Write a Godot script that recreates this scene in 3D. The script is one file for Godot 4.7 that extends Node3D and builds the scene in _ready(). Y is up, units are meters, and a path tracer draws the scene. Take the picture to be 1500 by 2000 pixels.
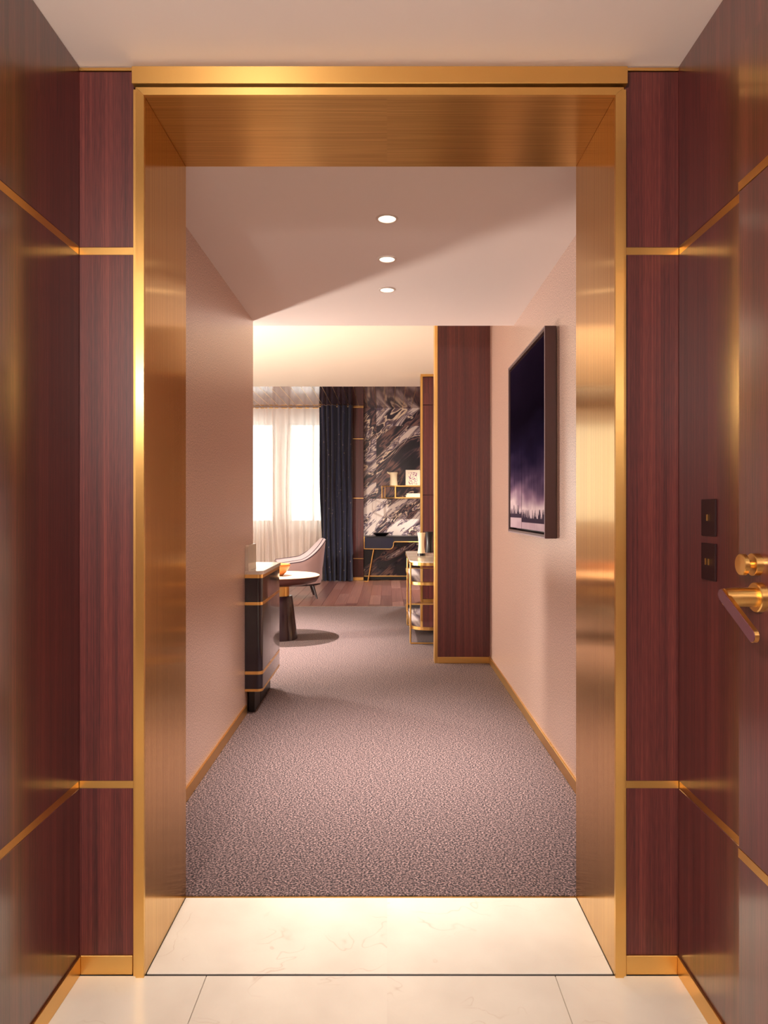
extends Node3D
# A hotel suite seen from its foyer through a brass portal: foyer, corridor, living room.
# Depth runs away from the camera: point(x, height, depth) = Vector3(x, height, -depth).

const EYE := 1.273
const FOCAL := 1340.0
const VX := 756.0
const VY := 995.0
var BRASS := Color8(228, 184, 110)

var M := {}
var rng := RandomNumberGenerator.new()

# ---------------------------------------------------------------- places
func P(x: float, y: float, d: float) -> Vector3:
	return Vector3(x, y, -d)

func PX(px: float, d: float) -> float:
	return (px - VX) * d / FOCAL

func PY(py: float, d: float) -> float:
	return EYE + (VY - py) * d / FOCAL

# ---------------------------------------------------------------- mesh helpers
func mb() -> SurfaceTool:
	var st := SurfaceTool.new()
	st.begin(Mesh.PRIMITIVE_TRIANGLES)
	return st

func tri(st: SurfaceTool, pts: Array, n: Vector3, uvs: Array) -> void:
	var order := [0, 1, 2]
	if (pts[2] - pts[0]).cross(pts[1] - pts[0]).dot(n) < 0.0:
		order = [0, 2, 1]
	for k in order:
		st.set_normal(n)
		st.set_uv(uvs[k])
		st.add_vertex(pts[k])

func flat_uv(p: Vector3, n: Vector3) -> Vector2:
	var a := n.abs()
	if a.x >= a.y and a.x >= a.z:
		return Vector2(p.z, p.y)
	if a.y >= a.z:
		return Vector2(p.x, p.z)
	return Vector2(p.x, p.y)

func poly(st: SurfaceTool, pts: Array, n: Vector3) -> void:
	for i in range(1, pts.size() - 1):
		var t := [pts[0], pts[i], pts[i + 1]]
		tri(st, t, n, [flat_uv(t[0], n), flat_uv(t[1], n), flat_uv(t[2], n)])

# a box between two corners, its edges chamfered by bev
func box(st: SurfaceTool, a: Vector3, b: Vector3, bev := 0.0) -> void:
	var lo := Vector3(minf(a.x, b.x), minf(a.y, b.y), minf(a.z, b.z))
	var hi := Vector3(maxf(a.x, b.x), maxf(a.y, b.y), maxf(a.z, b.z))
	var c := (lo + hi) / 2.0
	var h := (hi - lo) / 2.0
	var e := minf(bev, minf(h.x, minf(h.y, h.z)) * 0.45)
	for axis in 3:
		var u := (axis + 1) % 3
		var v := (axis + 2) % 3
		for s in [-1.0, 1.0]:
			var n := Vector3.ZERO
			n[axis] = s
			var pts := []
			for q in [[-1, -1], [1, -1], [1, 1], [-1, 1]]:
				var p := Vector3.ZERO
				p[axis] = s * h[axis]
				p[u] = q[0] * (h[u] - e)
				p[v] = q[1] * (h[v] - e)
				pts.append(c + p)
			poly(st, pts, n)
	if e <= 0.0:
		return
	for axis in 3:
		var u := (axis + 1) % 3
		var v := (axis + 2) % 3
		for su in [-1.0, 1.0]:
			for sv in [-1.0, 1.0]:
				var n := Vector3.ZERO
				n[u] = su
				n[v] = sv
				var pts := []
				for q in [[-1, 0], [1, 0], [1, 1], [-1, 1]]:
					var p := Vector3.ZERO
					p[axis] = q[0] * (h[axis] - e)
					p[u] = su * (h[u] - (e if q[1] == 1 else 0.0))
					p[v] = sv * (h[v] - (0.0 if q[1] == 1 else e))
					pts.append(c + p)
				poly(st, pts, n.normalized())
	for sx in [-1.0, 1.0]:
		for sy in [-1.0, 1.0]:
			for sz in [-1.0, 1.0]:
				var s := Vector3(sx, sy, sz)
				var pts := []
				for axis in 3:
					var p := Vector3(s.x * (h.x - e), s.y * (h.y - e), s.z * (h.z - e))
					p[axis] = s[axis] * h[axis]
					pts.append(c + p)
				poly(st, pts, s.normalized())

# a profile of (radius, height) turned round a vertical axis
func lathe(st: SurfaceTool, profile: Array, n := 40, at := Vector3.ZERO, basis := Basis()) -> void:
	var norms := []
	for i in profile.size() - 1:
		var d: Vector2 = profile[i + 1] - profile[i]
		norms.append(Vector2(d.y, -d.x).normalized())
	for i in profile.size() - 1:
		var na: Vector2 = norms[i]
		var nb: Vector2 = norms[i]
		if i > 0 and norms[i - 1].dot(norms[i]) > 0.72:
			na = (norms[i - 1] + norms[i]).normalized()
		if i < norms.size() - 1 and norms[i + 1].dot(norms[i]) > 0.72:
			nb = (norms[i + 1] + norms[i]).normalized()
		for k in n:
			var a0 := TAU * k / n
			var a1 := TAU * (k + 1) / n
			var q := []
			for w in [[profile[i], na, a0], [profile[i], na, a1], [profile[i + 1], nb, a1], [profile[i + 1], nb, a0]]:
				var dir := Vector3(cos(w[2]), 0, sin(w[2]))
				q.append([at + basis * (dir * w[0].x + Vector3.UP * w[0].y), basis * (dir * w[1].x + Vector3.UP * w[1].y), Vector2(w[2] / TAU, w[0].y)])
			for t in [[0, 1, 2], [0, 2, 3]]:
				var g: Vector3 = (q[t[2]][0] - q[t[0]][0]).cross(q[t[1]][0] - q[t[0]][0])
				if g.length() < 1e-12:
					continue
				var o: Array = t if g.dot(q[t[0]][1] + q[t[1]][1] + q[t[2]][1]) > 0.0 else [t[0], t[2], t[1]]
				for j in o:
					st.set_normal(q[j][1])
					st.set_uv(q[j][2])
					st.add_vertex(q[j][0])

# a round bar along a path of points
func tube(st: SurfaceTool, path: Array, r: float, n := 10, closed := false, r_end := -1.0) -> void:
	var rings := []
	var count := path.size()
	var side := Vector3.ZERO
	for i in count:
		var a: Vector3 = path[(i - 1 + count) % count] if closed or i > 0 else path[i]
		var b: Vector3 = path[(i + 1) % count] if closed or i < count - 1 else path[i]
		var t := (b - a).normalized()
		if side == Vector3.ZERO:
			side = t.cross(Vector3.UP if absf(t.y) < 0.9 else Vector3.RIGHT).normalized()
		side = (side - t * side.dot(t)).normalized()
		var up := side.cross(t)
		var rr := r if r_end < 0.0 else lerpf(r, r_end, float(i) / (count - 1))
		var ring := []
		for k in n:
			var ang := TAU * k / n
			ring.append([path[i] + (side * cos(ang) + up * sin(ang)) * rr, side * cos(ang) + up * sin(ang)])
		rings.append(ring)
	for i in (count if closed else count - 1):
		for k in n:
			var q := [rings[i][k], rings[i][(k + 1) % n], rings[(i + 1) % count][(k + 1) % n], rings[(i + 1) % count][k]]
			for t in [[0, 1, 2], [0, 2, 3]]:
				var g: Vector3 = (q[t[2]][0] - q[t[0]][0]).cross(q[t[1]][0] - q[t[0]][0])
				var o: Array = t if g.dot(q[t[0]][1] + q[t[1]][1] + q[t[2]][1]) > 0.0 else [t[0], t[2], t[1]]
				for j in o:
					st.set_normal(q[j][1])
					st.set_uv(Vector2(float(k) / n, i * 0.1))
					st.add_vertex(q[j][0])
	if not closed:
		for e in [0, count - 1]:
			var pts := []
			for k in n:
				pts.append(rings[e][k][0])
			var nrm: Vector3 = (path[0] - path[1]).normalized() if e == 0 else (path[count - 1] - path[count - 2]).normalized()
			poly(st, pts, nrm)

# a grid of points, smooth
func sheet(st: SurfaceTool, rows: Array, uvs := Vector2(1, 1)) -> void:
	var w: int = rows[0].size()
	st.set_smooth_group(0)
	for i in rows.size():
		for j in w:
			st.set_uv(Vector2(float(j) / (w - 1) * uvs.x, float(i) / (rows.size() - 1) * uvs.y))
			st.add_vertex(rows[i][j])
	for i in rows.size() - 1:
		for j in w - 1:
			var a := i * w + j
			for k in [a, a + 1, a + w, a + 1, a + w + 1, a + w]:
				st.add_index(k)
	st.generate_normals()

# an outline of (u, v) swept straight: axis 0 along x, 1 along y, 2 along z; outline convex or not
func prism(st: SurfaceTool, outline: PackedVector2Array, axis: int, from: float, to: float, smooth := false) -> void:
	var put := func(q: Vector2, w: float) -> Vector3:
		if axis == 0:
			return Vector3(w, q.y, q.x)
		if axis == 1:
			return Vector3(q.x, w, q.y)
		return Vector3(q.x, q.y, w)
	var along := Vector3.ZERO
	along[axis] = 1.0
	var idx := Geometry2D.triangulate_polygon(outline)
	for i in range(0, idx.size(), 3):
		for s in [[from, -1.0 if to > from else 1.0], [to, 1.0 if to > from else -1.0]]:
			poly(st, [put.call(outline[idx[i]], s[0]), put.call(outline[idx[i + 1]], s[0]), put.call(outline[idx[i + 2]], s[0])], along * s[1])
	var n := outline.size()
	var turn := -1.0 if Geometry2D.is_polygon_clockwise(outline) else 1.0
	var normals := []
	for i in n:
		var e := outline[(i + 1) % n] - outline[i]
		normals.append(Vector2(e.y, -e.x).normalized() * turn)
	for i in n:
		var j := (i + 1) % n
		var na: Vector2 = normals[i]
		var nb: Vector2 = normals[i]
		if smooth:
			if normals[i].dot(normals[(i - 1 + n) % n]) > 0.8:
				na = (normals[i] + normals[(i - 1 + n) % n]).normalized()
			if normals[i].dot(normals[j]) > 0.8:
				nb = (normals[i] + normals[j]).normalized()
		var q := [[put.call(outline[i], from), put.call(na, 0.0)], [put.call(outline[j], from), put.call(nb, 0.0)], [put.call(outline[j], to), put.call(nb, 0.0)], [put.call(outline[i], to), put.call(na, 0.0)]]
		for t in [[0, 1, 2], [0, 2, 3]]:
			var g: Vector3 = (q[t[2]][0] - q[t[0]][0]).cross(q[t[1]][0] - q[t[0]][0])
			var o: Array = t if g.dot(q[t[0]][1] + q[t[1]][1] + q[t[2]][1]) > 0.0 else [t[0], t[2], t[1]]
			for k in o:
				st.set_normal(q[k][1])
				st.set_uv(flat_uv(q[k][0], q[k][1]))
				st.add_vertex(q[k][0])

# a rectangle outline with rounded corners; radii in the order (lo,lo) (hi,lo) (hi,hi) (lo,hi)
func rounded(lo: Vector2, hi: Vector2, radii: Array, steps := 8) -> PackedVector2Array:
	var out := PackedVector2Array()
	var cs := [[lo, Vector2(1, 1), PI], [Vector2(hi.x, lo.y), Vector2(-1, 1), 1.5 * PI], [hi, Vector2(-1, -1), 0.0], [Vector2(lo.x, hi.y), Vector2(1, -1), 0.5 * PI]]
	for i in 4:
		var r: float = radii[i]
		if r <= 0.0:
			out.append(cs[i][0])
			continue
		var c: Vector2 = cs[i][0] + cs[i][1] * r
		for k in steps + 1:
			var a: float = cs[i][2] + PI / 2.0 * k / steps
			out.append(c + Vector2(cos(a), sin(a)) * r)
	return out

# ---------------------------------------------------------------- nodes
func part(called: String, st: SurfaceTool, m: Material, parent: Node, label := "") -> MeshInstance3D:
	var o := MeshInstance3D.new()
	o.name = called
	o.mesh = st.commit()
	o.material_override = m
	o.cast_shadow = GeometryInstance3D.SHADOW_CASTING_SETTING_ON
	parent.add_child(o, true)
	if label:
		o.set_meta("label", label)
	return o

func pbox(called: String, a: Vector3, b: Vector3, m: Material, parent: Node, bev := 0.0, label := "") -> MeshInstance3D:
	var st := mb()
	box(st, a, b, bev)
	return part(called, st, m, parent, label)

func thing(called: String, label: String, category: String, group := "", kind := "") -> Node3D:
	var o := Node3D.new()
	o.name = called
	add_child(o, true)
	o.set_meta("label", label)
	o.set_meta("category", category)
	if group:
		o.set_meta("group", group)
	if kind:
		o.set_meta("kind", kind)
	return o

func setting(called: String, label: String, category: String) -> Node3D:
	return thing(called, label, category, "", "structure")

# ---------------------------------------------------------------- textures and materials
func tex(im: Image) -> ImageTexture:
	return ImageTexture.create_from_image(im)

func fnl(freq: float, oct := 3, sd := 1, type := FastNoiseLite.TYPE_SIMPLEX_SMOOTH) -> FastNoiseLite:
	var n := FastNoiseLite.new()
	n.noise_type = type
	n.seed = sd
	n.frequency = freq
	n.fractal_type = FastNoiseLite.FRACTAL_FBM
	n.fractal_octaves = oct
	return n

func ramp(stops: Array, t: float) -> Color:
	for i in stops.size() - 1:
		if t <= stops[i + 1][0]:
			var k: float = clampf((t - stops[i][0]) / maxf(stops[i + 1][0] - stops[i][0], 1e-6), 0.0, 1.0)
			return stops[i][1].lerp(stops[i + 1][1], k)
	return stops[-1][1]

func wood_image(dark: Color, mid: Color, light: Color, sd: int) -> Image:
	var w := 512
	var h := 256
	var im := Image.create(w, h, false, Image.FORMAT_RGB8)
	var fine := fnl(0.22, 2, sd)
	var coarse := fnl(0.02, 3, sd + 5)
	var pore := fnl(0.5, 1, sd + 9)
	for x in w:
		for y in h:
			var t := 0.5 + 0.34 * coarse.get_noise_2d(x, y * 0.12) + 0.32 * fine.get_noise_2d(x, y * 0.05) + 0.2 * pore.get_noise_2d(x, y * 0.35)
			im.set_pixel(x, y, ramp([[0.0, dark], [0.5, mid], [1.0, light]], t))
	return im

func swirl_image(sd: int, dark_share: float) -> Image:
	var w := 512
	var h := 768
	var im := Image.create(w, h, false, Image.FORMAT_RGB8)
	var a := fnl(0.006, 4, sd)
	var b := fnl(0.006, 4, sd + 11)
	var c := fnl(0.012, 4, sd + 23)
	var big := fnl(0.006, 2, sd + 31)
	var stops := [[0.0, Color8(20, 16, 30)], [0.2, Color8(34, 26, 44)], [0.3, Color8(92, 66, 68)], [0.36, Color8(132, 98, 90)], [0.41, Color8(120, 88, 84)], [0.46, Color8(44, 34, 52)], [0.55, Color8(30, 24, 42)], [0.585, Color8(104, 84, 92)], [0.61, Color8(232, 212, 182)], [0.645, Color8(238, 222, 198)], [0.67, Color8(128, 104, 106)], [0.74, Color8(70, 56, 74)], [0.79, Color8(170, 154, 164)], [0.82, Color8(236, 222, 204)], [0.87, Color8(150, 132, 142)], [0.91, Color8(64, 52, 72)], [1.0, Color8(226, 212, 204)]]
	for y in h:
		for x in w:
			# flow leans from lower left to upper right
			var u := x * 0.72 + y * 0.69
			var v := -x * 0.69 + y * 0.72
			u *= 1.35
			v *= 0.24
			var wx := a.get_noise_2d(u, v) * 110.0
			var wy := b.get_noise_2d(u, v) * 110.0
			var n := c.get_noise_2d((u + wx) * 0.42, (v + wy) * 0.42)
			var t := 0.5 + n * 1.05 + 0.24 * c.get_noise_2d((u + wx) * 1.9, (v + wy) * 1.4) + big.get_noise_2d(x, y) * 0.35 - dark_share
			im.set_pixel(x, y, ramp(stops, clampf(t, 0.0, 1.0)))
	return im

func white_marble_image() -> Image:
	var s := 768
	var im := Image.create(s, s, false, Image.FORMAT_RGB8)
	var a := fnl(0.004, 4, 71)
	var b := fnl(0.004, 4, 72)
	var c := fnl(0.0045, 3, 73)
	var cloud := fnl(0.004, 4, 74)
	var mask := fnl(0.005, 2, 75)
	for y in s:
		for x in s:
			var n := c.get_noise_2d(x * 0.6 + a.get_noise_2d(x, y) * 160.0, y * 1.6 + b.get_noise_2d(x, y) * 160.0)
			var vein := exp(-absf(n) * 60.0) * clampf(mask.get_noise_2d(x, y) * 3.0 - 0.35, 0.0, 1.0)
			var base := Color8(230, 225, 212).lerp(Color8(218, 211, 198), clampf(0.5 + cloud.get_noise_2d(x, y), 0.0, 1.0))
			im.set_pixel(x, y, base.lerp(Color8(176, 150, 132), vein * 0.35))
	return im

func grain_image(size: int, freq: float, oct: int, sd: int, lo: Color, hi: Color, gain: float, stretch := Vector2(1, 1)) -> Image:
	var im := Image.create(size, size, false, Image.FORMAT_RGB8)
	var n := fnl(freq, oct, sd)
	n.fractal_gain = 0.9
	for y in size:
		for x in size:
			im.set_pixel(x, y, lo.lerp(hi, clampf(0.5 + gain * n.get_noise_2d(x * stretch.x, y * stretch.y), 0.0, 1.0)))
	return im

func painting_image() -> Image:
	var w := 320
	var h := 330
	var im := Image.create(w, h, false, Image.FORMAT_RGB8)
	var streak := fnl(0.05, 3, 91)
	var cloud := fnl(0.012, 3, 92)
	var tree := fnl(0.11, 3, 93)
	for y in h:
		var v := float(y) / h
		for x in w:
			var s := streak.get_noise_2d(x, y * 0.2) * 0.02 + cloud.get_noise_2d(x * 0.3, y) * 0.1
			var c := ramp([[0.0, Color8(26, 18, 34)], [0.35, Color8(16, 10, 22)], [0.55, Color8(28, 22, 44)], [0.70, Color8(60, 48, 74)], [0.80, Color8(128, 104, 128)], [0.88, Color8(206, 190, 198)], [1.0, Color8(176, 156, 170)]], v + s)
			var left := x > w * 0.62
			var base := 0.935 if left else 0.96
			var tall := 0.025 + 0.05 * clampf(tree.get_noise_2d(x, 0 if left else 400) * 1.6 + 0.35, 0.0, 1.0)
			if v < base and v > base - tall:
				c = c.lerp(Color8(34, 26, 42), 0.8)
			if absi(x - int(w * 0.62)) < 2:
				c = c.lerp(Color8(20, 14, 24), 0.5)
			im.set_pixel(x, y, c)
	return im

func drape_image() -> Image:
	var im := Image.create(512, 512, false, Image.FORMAT_RGB8)
	im.fill(Color8(15, 22, 54))
	var r := RandomNumberGenerator.new()
	r.seed = 5
	for i in 60:
		var x := r.randi_range(8, 500)
		var y := r.randi_range(8, 500)
		var s := r.randi_range(1, 3)
		im.fill_rect(Rect2i(x - s, y - s, 2 * s, 2 * s), Color8(176, 156, 140))
		im.fill_rect(Rect2i(x, y - 4 * s, 1, 8 * s), Color8(110, 96, 96))
	return im

func print_image() -> Image:
	var im := Image.create(128, 160, false, Image.FORMAT_RGB8)
	var n := fnl(0.06, 2, 40)
	for y in 160:
		for x in 128:
			var inside := x > 26 and x < 104 and y > 22 and y < 146
			var k := n.get_noise_2d(x, y * 0.8)
			im.set_pixel(x, y, Color8(146, 92, 122) if inside and k > 0.12 else Color8(238, 226, 204))
	return im

func mat(color: Color, rough := 0.6, metal := 0.0) -> StandardMaterial3D:
	var m := StandardMaterial3D.new()
	m.albedo_color = color
	m.roughness = rough
	m.metallic = metal
	return m

func textured(t: Texture2D, scale: Vector3, rough := 0.6, tint := Color.WHITE, offset := Vector3.ZERO) -> StandardMaterial3D:
	var m := mat(tint, rough)
	m.albedo_texture = t
	m.uv1_triplanar = true
	m.uv1_world_triplanar = true
	m.uv1_triplanar_sharpness = 8.0
	m.uv1_scale = scale
	m.uv1_offset = offset
	return m

func brushed(color: Color, rough: float, aniso: float) -> StandardMaterial3D:
	var m := mat(color, rough, 1.0)
	m.anisotropy_enabled = aniso != 0.0
	m.anisotropy = aniso
	return m

func make_materials() -> void:
	# mahogany panelling: a straight vertical grain under lacquer
	var wood := tex(wood_image(Color8(49, 19, 22), Color8(82, 34, 34), Color8(116, 56, 49), 3))
	M.wood = textured(wood, Vector3(2.2, 0.35, 2.2), 0.42)
	M.wood_gloss = textured(wood, Vector3(2.2, 0.35, 2.2), 0.3, Color.WHITE, Vector3(0.37, 0.2, 0.11))
	M.wood_gloss.clearcoat_enabled = true
	M.wood_gloss.clearcoat = 1.0
	M.wood_gloss.clearcoat_roughness = 0.16
	M.wood_core = M.wood
	M.brass = brushed(BRASS, 0.3, 0.0)
	M.brass_face = brushed(BRASS, 0.3, 0.85)
	M.brass_header = brushed(BRASS, 0.3, -0.85)
	M.brass_jamb = brushed(BRASS, 0.15, 0.85)
	M.brass_jamb_head = brushed(BRASS, 0.3, -0.8)
	# brush lines of the sheet metal
	var lines := grain_image(256, 0.25, 3, 61, Color8(214, 206, 198), Color8(255, 255, 255), 0.9, Vector2(1, 0.012))
	M.brass_jamb.albedo_texture = tex(lines)
	M.brass_jamb.uv1_scale = Vector3(3.0, 0.4, 1)
	lines = grain_image(256, 0.25, 3, 62, Color8(214, 206, 198), Color8(255, 255, 255), 0.9, Vector2(0.02, 1))
	M.brass_jamb_head.albedo_texture = tex(lines)
	M.brass_jamb_head.uv1_scale = Vector3(0.7, 3.0, 1)
	M.plaster = mat(Color8(236, 226, 222), 0.85)
	M.plaster_room = mat(Color8(244, 232, 212), 0.85)
	var marble := tex(white_marble_image())
	M.marble = textured(marble, Vector3(0.8, 0.8, 0.8), 0.22)
	M.marble_top = textured(marble, Vector3(1.1, 1.1, 1.1), 0.15, Color.WHITE, Vector3(0.3, 0, 0.4))
	M.joint = mat(Color8(170, 158, 144), 0.8)
	M.track = mat(Color8(26, 20, 20), 0.5)
	# shimmering woven wallpaper
	var weave := grain_image(512, 0.1, 3, 21, Color8(148, 112, 99), Color8(255, 224, 205), 1.2)
	M.paper = textured(tex(weave), Vector3(2.4, 2.4, 2.4), 0.36)
	M.paper.metallic = 0.1
	M.paper.clearcoat_enabled = true
	M.paper.clearcoat = 1.0
	M.paper.clearcoat_roughness = 0.3
	M.paper.metallic_specular = 0.62
	M.paper.heightmap_enabled = true
	M.paper.heightmap_texture = tex(weave)
	M.paper.heightmap_scale = 0.12
	var pile := grain_image(512, 0.09, 3, 33, Color8(20, 11, 16), Color8(152, 124, 120), 1.6)
	M.carpet = textured(tex(pile), Vector3(2.0, 2.0, 2.0), 0.95)
	M.carpet.heightmap_enabled = true
	M.carpet.heightmap_texture = tex(pile)
	M.carpet.heightmap_scale = 0.5
	M.carpet.rim_enabled = true
	M.carpet.rim = 0.12
	var floor_wood := tex(wood_image(Color8(84, 56, 54), Color8(126, 88, 80), Color8(160, 116, 102), 14))
	M.planks = []
	for k in 4:
		var tint: Color = [Color8(255, 255, 255), Color8(222, 214, 216), Color8(240, 226, 220), Color8(200, 190, 194)][k]
		M.planks.append(textured(floor_wood, Vector3(4.0, 1.0, 0.4), 0.3, tint, Vector3(0.13 * k, 0, 0.3 * k)))
	M.ceiling_boards = []
	var board := tex(wood_image(Color8(92, 62, 60), Color8(136, 96, 90), Color8(172, 126, 114), 24))
	for k in 3:
		M.ceiling_boards.append(textured(board, Vector3(3.0, 1.0, 0.5), 0.1, [Color.WHITE, Color8(226, 220, 220), Color8(240, 236, 230)][k], Vector3(0.2 * k, 0, 0.17 * k)))
		M.ceiling_boards[k].metallic = 0.8
	var swirl := tex(swirl_image(8, -0.12))
	var swirl_dark := tex(swirl_image(8, 0.2))
	M.swirl_a = textured(swirl, Vector3(0.46, 0.34, 0.46), 0.3, Color.WHITE, Vector3(0.12, 0.05, 0))
	M.swirl_b = textured(swirl, Vector3(0.46, 0.34, 0.46), 0.3, Color.WHITE, Vector3(0.45, 0.4, 0))
	M.swirl_light = textured(tex(swirl_image(19, -0.26)), Vector3(0.8, 0.6, 0.8), 0.3)
	M.swirl_dark = textured(swirl_dark, Vector3(0.5, 0.5, 0.5), 0.2, Color.WHITE, Vector3(0.25, 0.3, 0))
	M.sheer = mat(Color8(250, 236, 228), 0.9)
	M.sheer.albedo_color.a = 0.8
	M.sheer.transparency = BaseMaterial3D.TRANSPARENCY_ALPHA
	M.sheer.backlight_enabled = true
	M.sheer.backlight = Color(0.86, 0.86, 0.84)
	M.sheer.cull_mode = BaseMaterial3D.CULL_DISABLED
	M.drape = mat(Color.WHITE, 0.75)
	M.drape.albedo_texture = tex(drape_image())
	M.drape.uv1_scale = Vector3(1, 3, 1)
	M.drape.rim_enabled = true
	M.drape.rim = 0.4
	M.drape.rim_tint = 1.0
	M.drape.cull_mode = BaseMaterial3D.CULL_DISABLED
	M.window_frame = mat(Color8(216, 206, 198), 0.5)
	M.glass = mat(Color(0.96, 1.0, 0.97, 0.06), 0.03)
	M.glass.transparency = BaseMaterial3D.TRANSPARENCY_ALPHA
	M.lacquer = mat(Color8(26, 15, 28), 0.3)
	M.lacquer.metallic_specular = 0.25
	M.lacquer.clearcoat_enabled = true
	M.lacquer.clearcoat = 1.0
	M.lacquer.clearcoat_roughness = 0.08
	M.black = mat(Color8(18, 14, 20), 0.35)
	M.navy = mat(Color8(22, 22, 44), 0.25)
	M.mirror = mat(Color8(214, 208, 214), 0.04, 1.0)
	M.upholstery = mat(Color8(164, 136, 134), 0.85)
	M.upholstery.rim_enabled = true
	M.upholstery.rim = 0.4
	M.lining = mat(Color8(206, 192, 198), 0.8)
	M.piping = mat(Color8(60, 46, 62), 0.7)
	M.dark_leg = mat(Color8(36, 24, 28), 0.4)
	M.bowl = mat(Color8(204, 122, 58), 0.35)
	M.table_top = mat(Color8(216, 188, 158), 0.3)
	M.table_under = mat(Color8(84, 46, 38), 0.35)
	M.nero = mat(Color8(44, 26, 34), 0.22)
	M.frame = mat(Color8(70, 38, 34), 0.5)
	M.frame_edge = mat(Color8(150, 132, 140), 0.4, 0.6)
	M.canvas = mat(Color.WHITE, 0.7)
	M.canvas.specular_mode = BaseMaterial3D.SPECULAR_DISABLED
	M.canvas.albedo_texture = tex(painting_image())
	M.print = mat(Color.WHITE, 0.6)
	M.print.albedo_texture = tex(print_image())
	M.cream = mat(Color8(238, 222, 186), 0.4)
	M.paper_white = mat(Color8(236, 226, 214), 0.7)
	M.switch_plate = mat(Color8(44, 22, 26), 0.4, 0.3)
	M.lever_inlay = mat(Color8(96, 56, 66), 0.4)
	M.white_trim = mat(Color8(226, 214, 206), 0.5)
	M.lens = mat(Color8(255, 244, 224), 0.5)
	M.lens.emission_enabled = true
	M.lens.emission = Color8(255, 238, 208)
	M.lens.emission_energy_multiplier = 3.0

# ---------------------------------------------------------------- lamps
func downlight(x: float, y: float, d: float, energy: float, angle: float, label: String, group: String, color := Color8(255, 226, 190), aim := Vector3.DOWN, soft := 0.04) -> void:
	var t := thing("downlight", label, "ceiling light", group)
	t.position = P(x, y, d)
	var ring := mb()
	lathe(ring, [Vector2(0.036, 0.0), Vector2(0.038, -0.004), Vector2(0.046, -0.004), Vector2(0.048, 0.0), Vector2(0.036, 0.0)], 36)
	part("trim_ring", ring, M.white_trim, t)
	var lens := mb()
	lathe(lens, [Vector2(0.0, -0.0015), Vector2(0.037, -0.0015), Vector2(0.037, -0.0005)], 36)
	part("lamp_lens", lens, M.lens, t)
	var l := SpotLight3D.new()
	l.name = "lamp_light"
	l.light_color = color
	l.light_energy = energy
	l.spot_angle = angle
	l.spot_angle_attenuation = 1.0
	l.spot_range = 12.0
	l.spot_attenuation = 2.0
	l.light_size = soft
	l.shadow_enabled = true
	t.add_child(l, true)
	l.position = Vector3(0, -0.012, 0)
	if aim != Vector3.DOWN:
		l.look_at_from_position(t.position + l.position, t.position + l.position + aim, Vector3.RIGHT)
	else:
		l.rotation_degrees.x = -90

func globe_light(parent: Node3D, at: Vector3, r: float, energy: float) -> void:
	var g := mb()
	var prof := []
	for k in 17:
		var a := PI * k / 16.0
		prof.append(Vector2(sin(a) * r, -cos(a) * r))
	lathe(g, prof, 32, at)
	part("lamp_globe", g, M.lens, parent, "frosted glass globe")
	var l := OmniLight3D.new()
	l.name = "lamp_light"
	l.light_color = Color8(255, 240, 226)
	l.light_energy = energy
	l.light_size = r * 0.85
	l.omni_range = 14.0
	l.omni_attenuation = 2.0
	l.shadow_enabled = true
	parent.add_child(l, true)
	l.position = at

func wall_sconce(x: float, y: float, d: float, energy: float) -> void:
	var t := thing("wall_sconce", "brass wall light with a frosted globe on the foyer panelling", "wall light")
	t.position = P(x, y, d)
	pbox("back_plate", Vector3(0, -0.07, -0.035), Vector3(0.012, 0.07, 0.035), M.brass, t, 0.002)
	var s := mb()
	tube(s, [Vector3(0.01, 0, 0), Vector3(0.07, 0, 0)], 0.01, 12)
	part("arm", s, M.brass, t)
	globe_light(t, Vector3(0.12, 0, 0), 0.06, energy)

func table_lamp(x: float, d: float, energy: float) -> void:
	var top := 0.6
	var k := thing("added_side_table", "unseen round black table added to block downward light of the globe lamp", "side table")  # unseen table, added so its top keeps lamp light off the floor
	k.position = P(x, 0.004, d)
	var b := mb()
	lathe(b, [Vector2(0, top), Vector2(0.37, top), Vector2(0.38, top - 0.008), Vector2(0.38, top - 0.03), Vector2(0, top - 0.03)], 40)
	part("table_top", b, M.black, k)
	b = mb()
	lathe(b, [Vector2(0.05, top - 0.03), Vector2(0.04, 0.05), Vector2(0.2, 0.02), Vector2(0.2, 0.0), Vector2(0, 0)], 32)
	part("pedestal", b, M.brass, k)
	var t := thing("table_lamp", "brass table lamp with a frosted glass globe on the side table", "table lamp")
	t.position = P(x, top + 0.004, d)
	b = mb()
	lathe(b, [Vector2(0, 0.06), Vector2(0.02, 0.06), Vector2(0.03, 0.02), Vector2(0.09, 0.015), Vector2(0.09, 0.0), Vector2(0, 0)], 32)
	part("base", b, M.brass, t)
	globe_light(t, Vector3(0, 0.19, 0), 0.14, energy)

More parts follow.
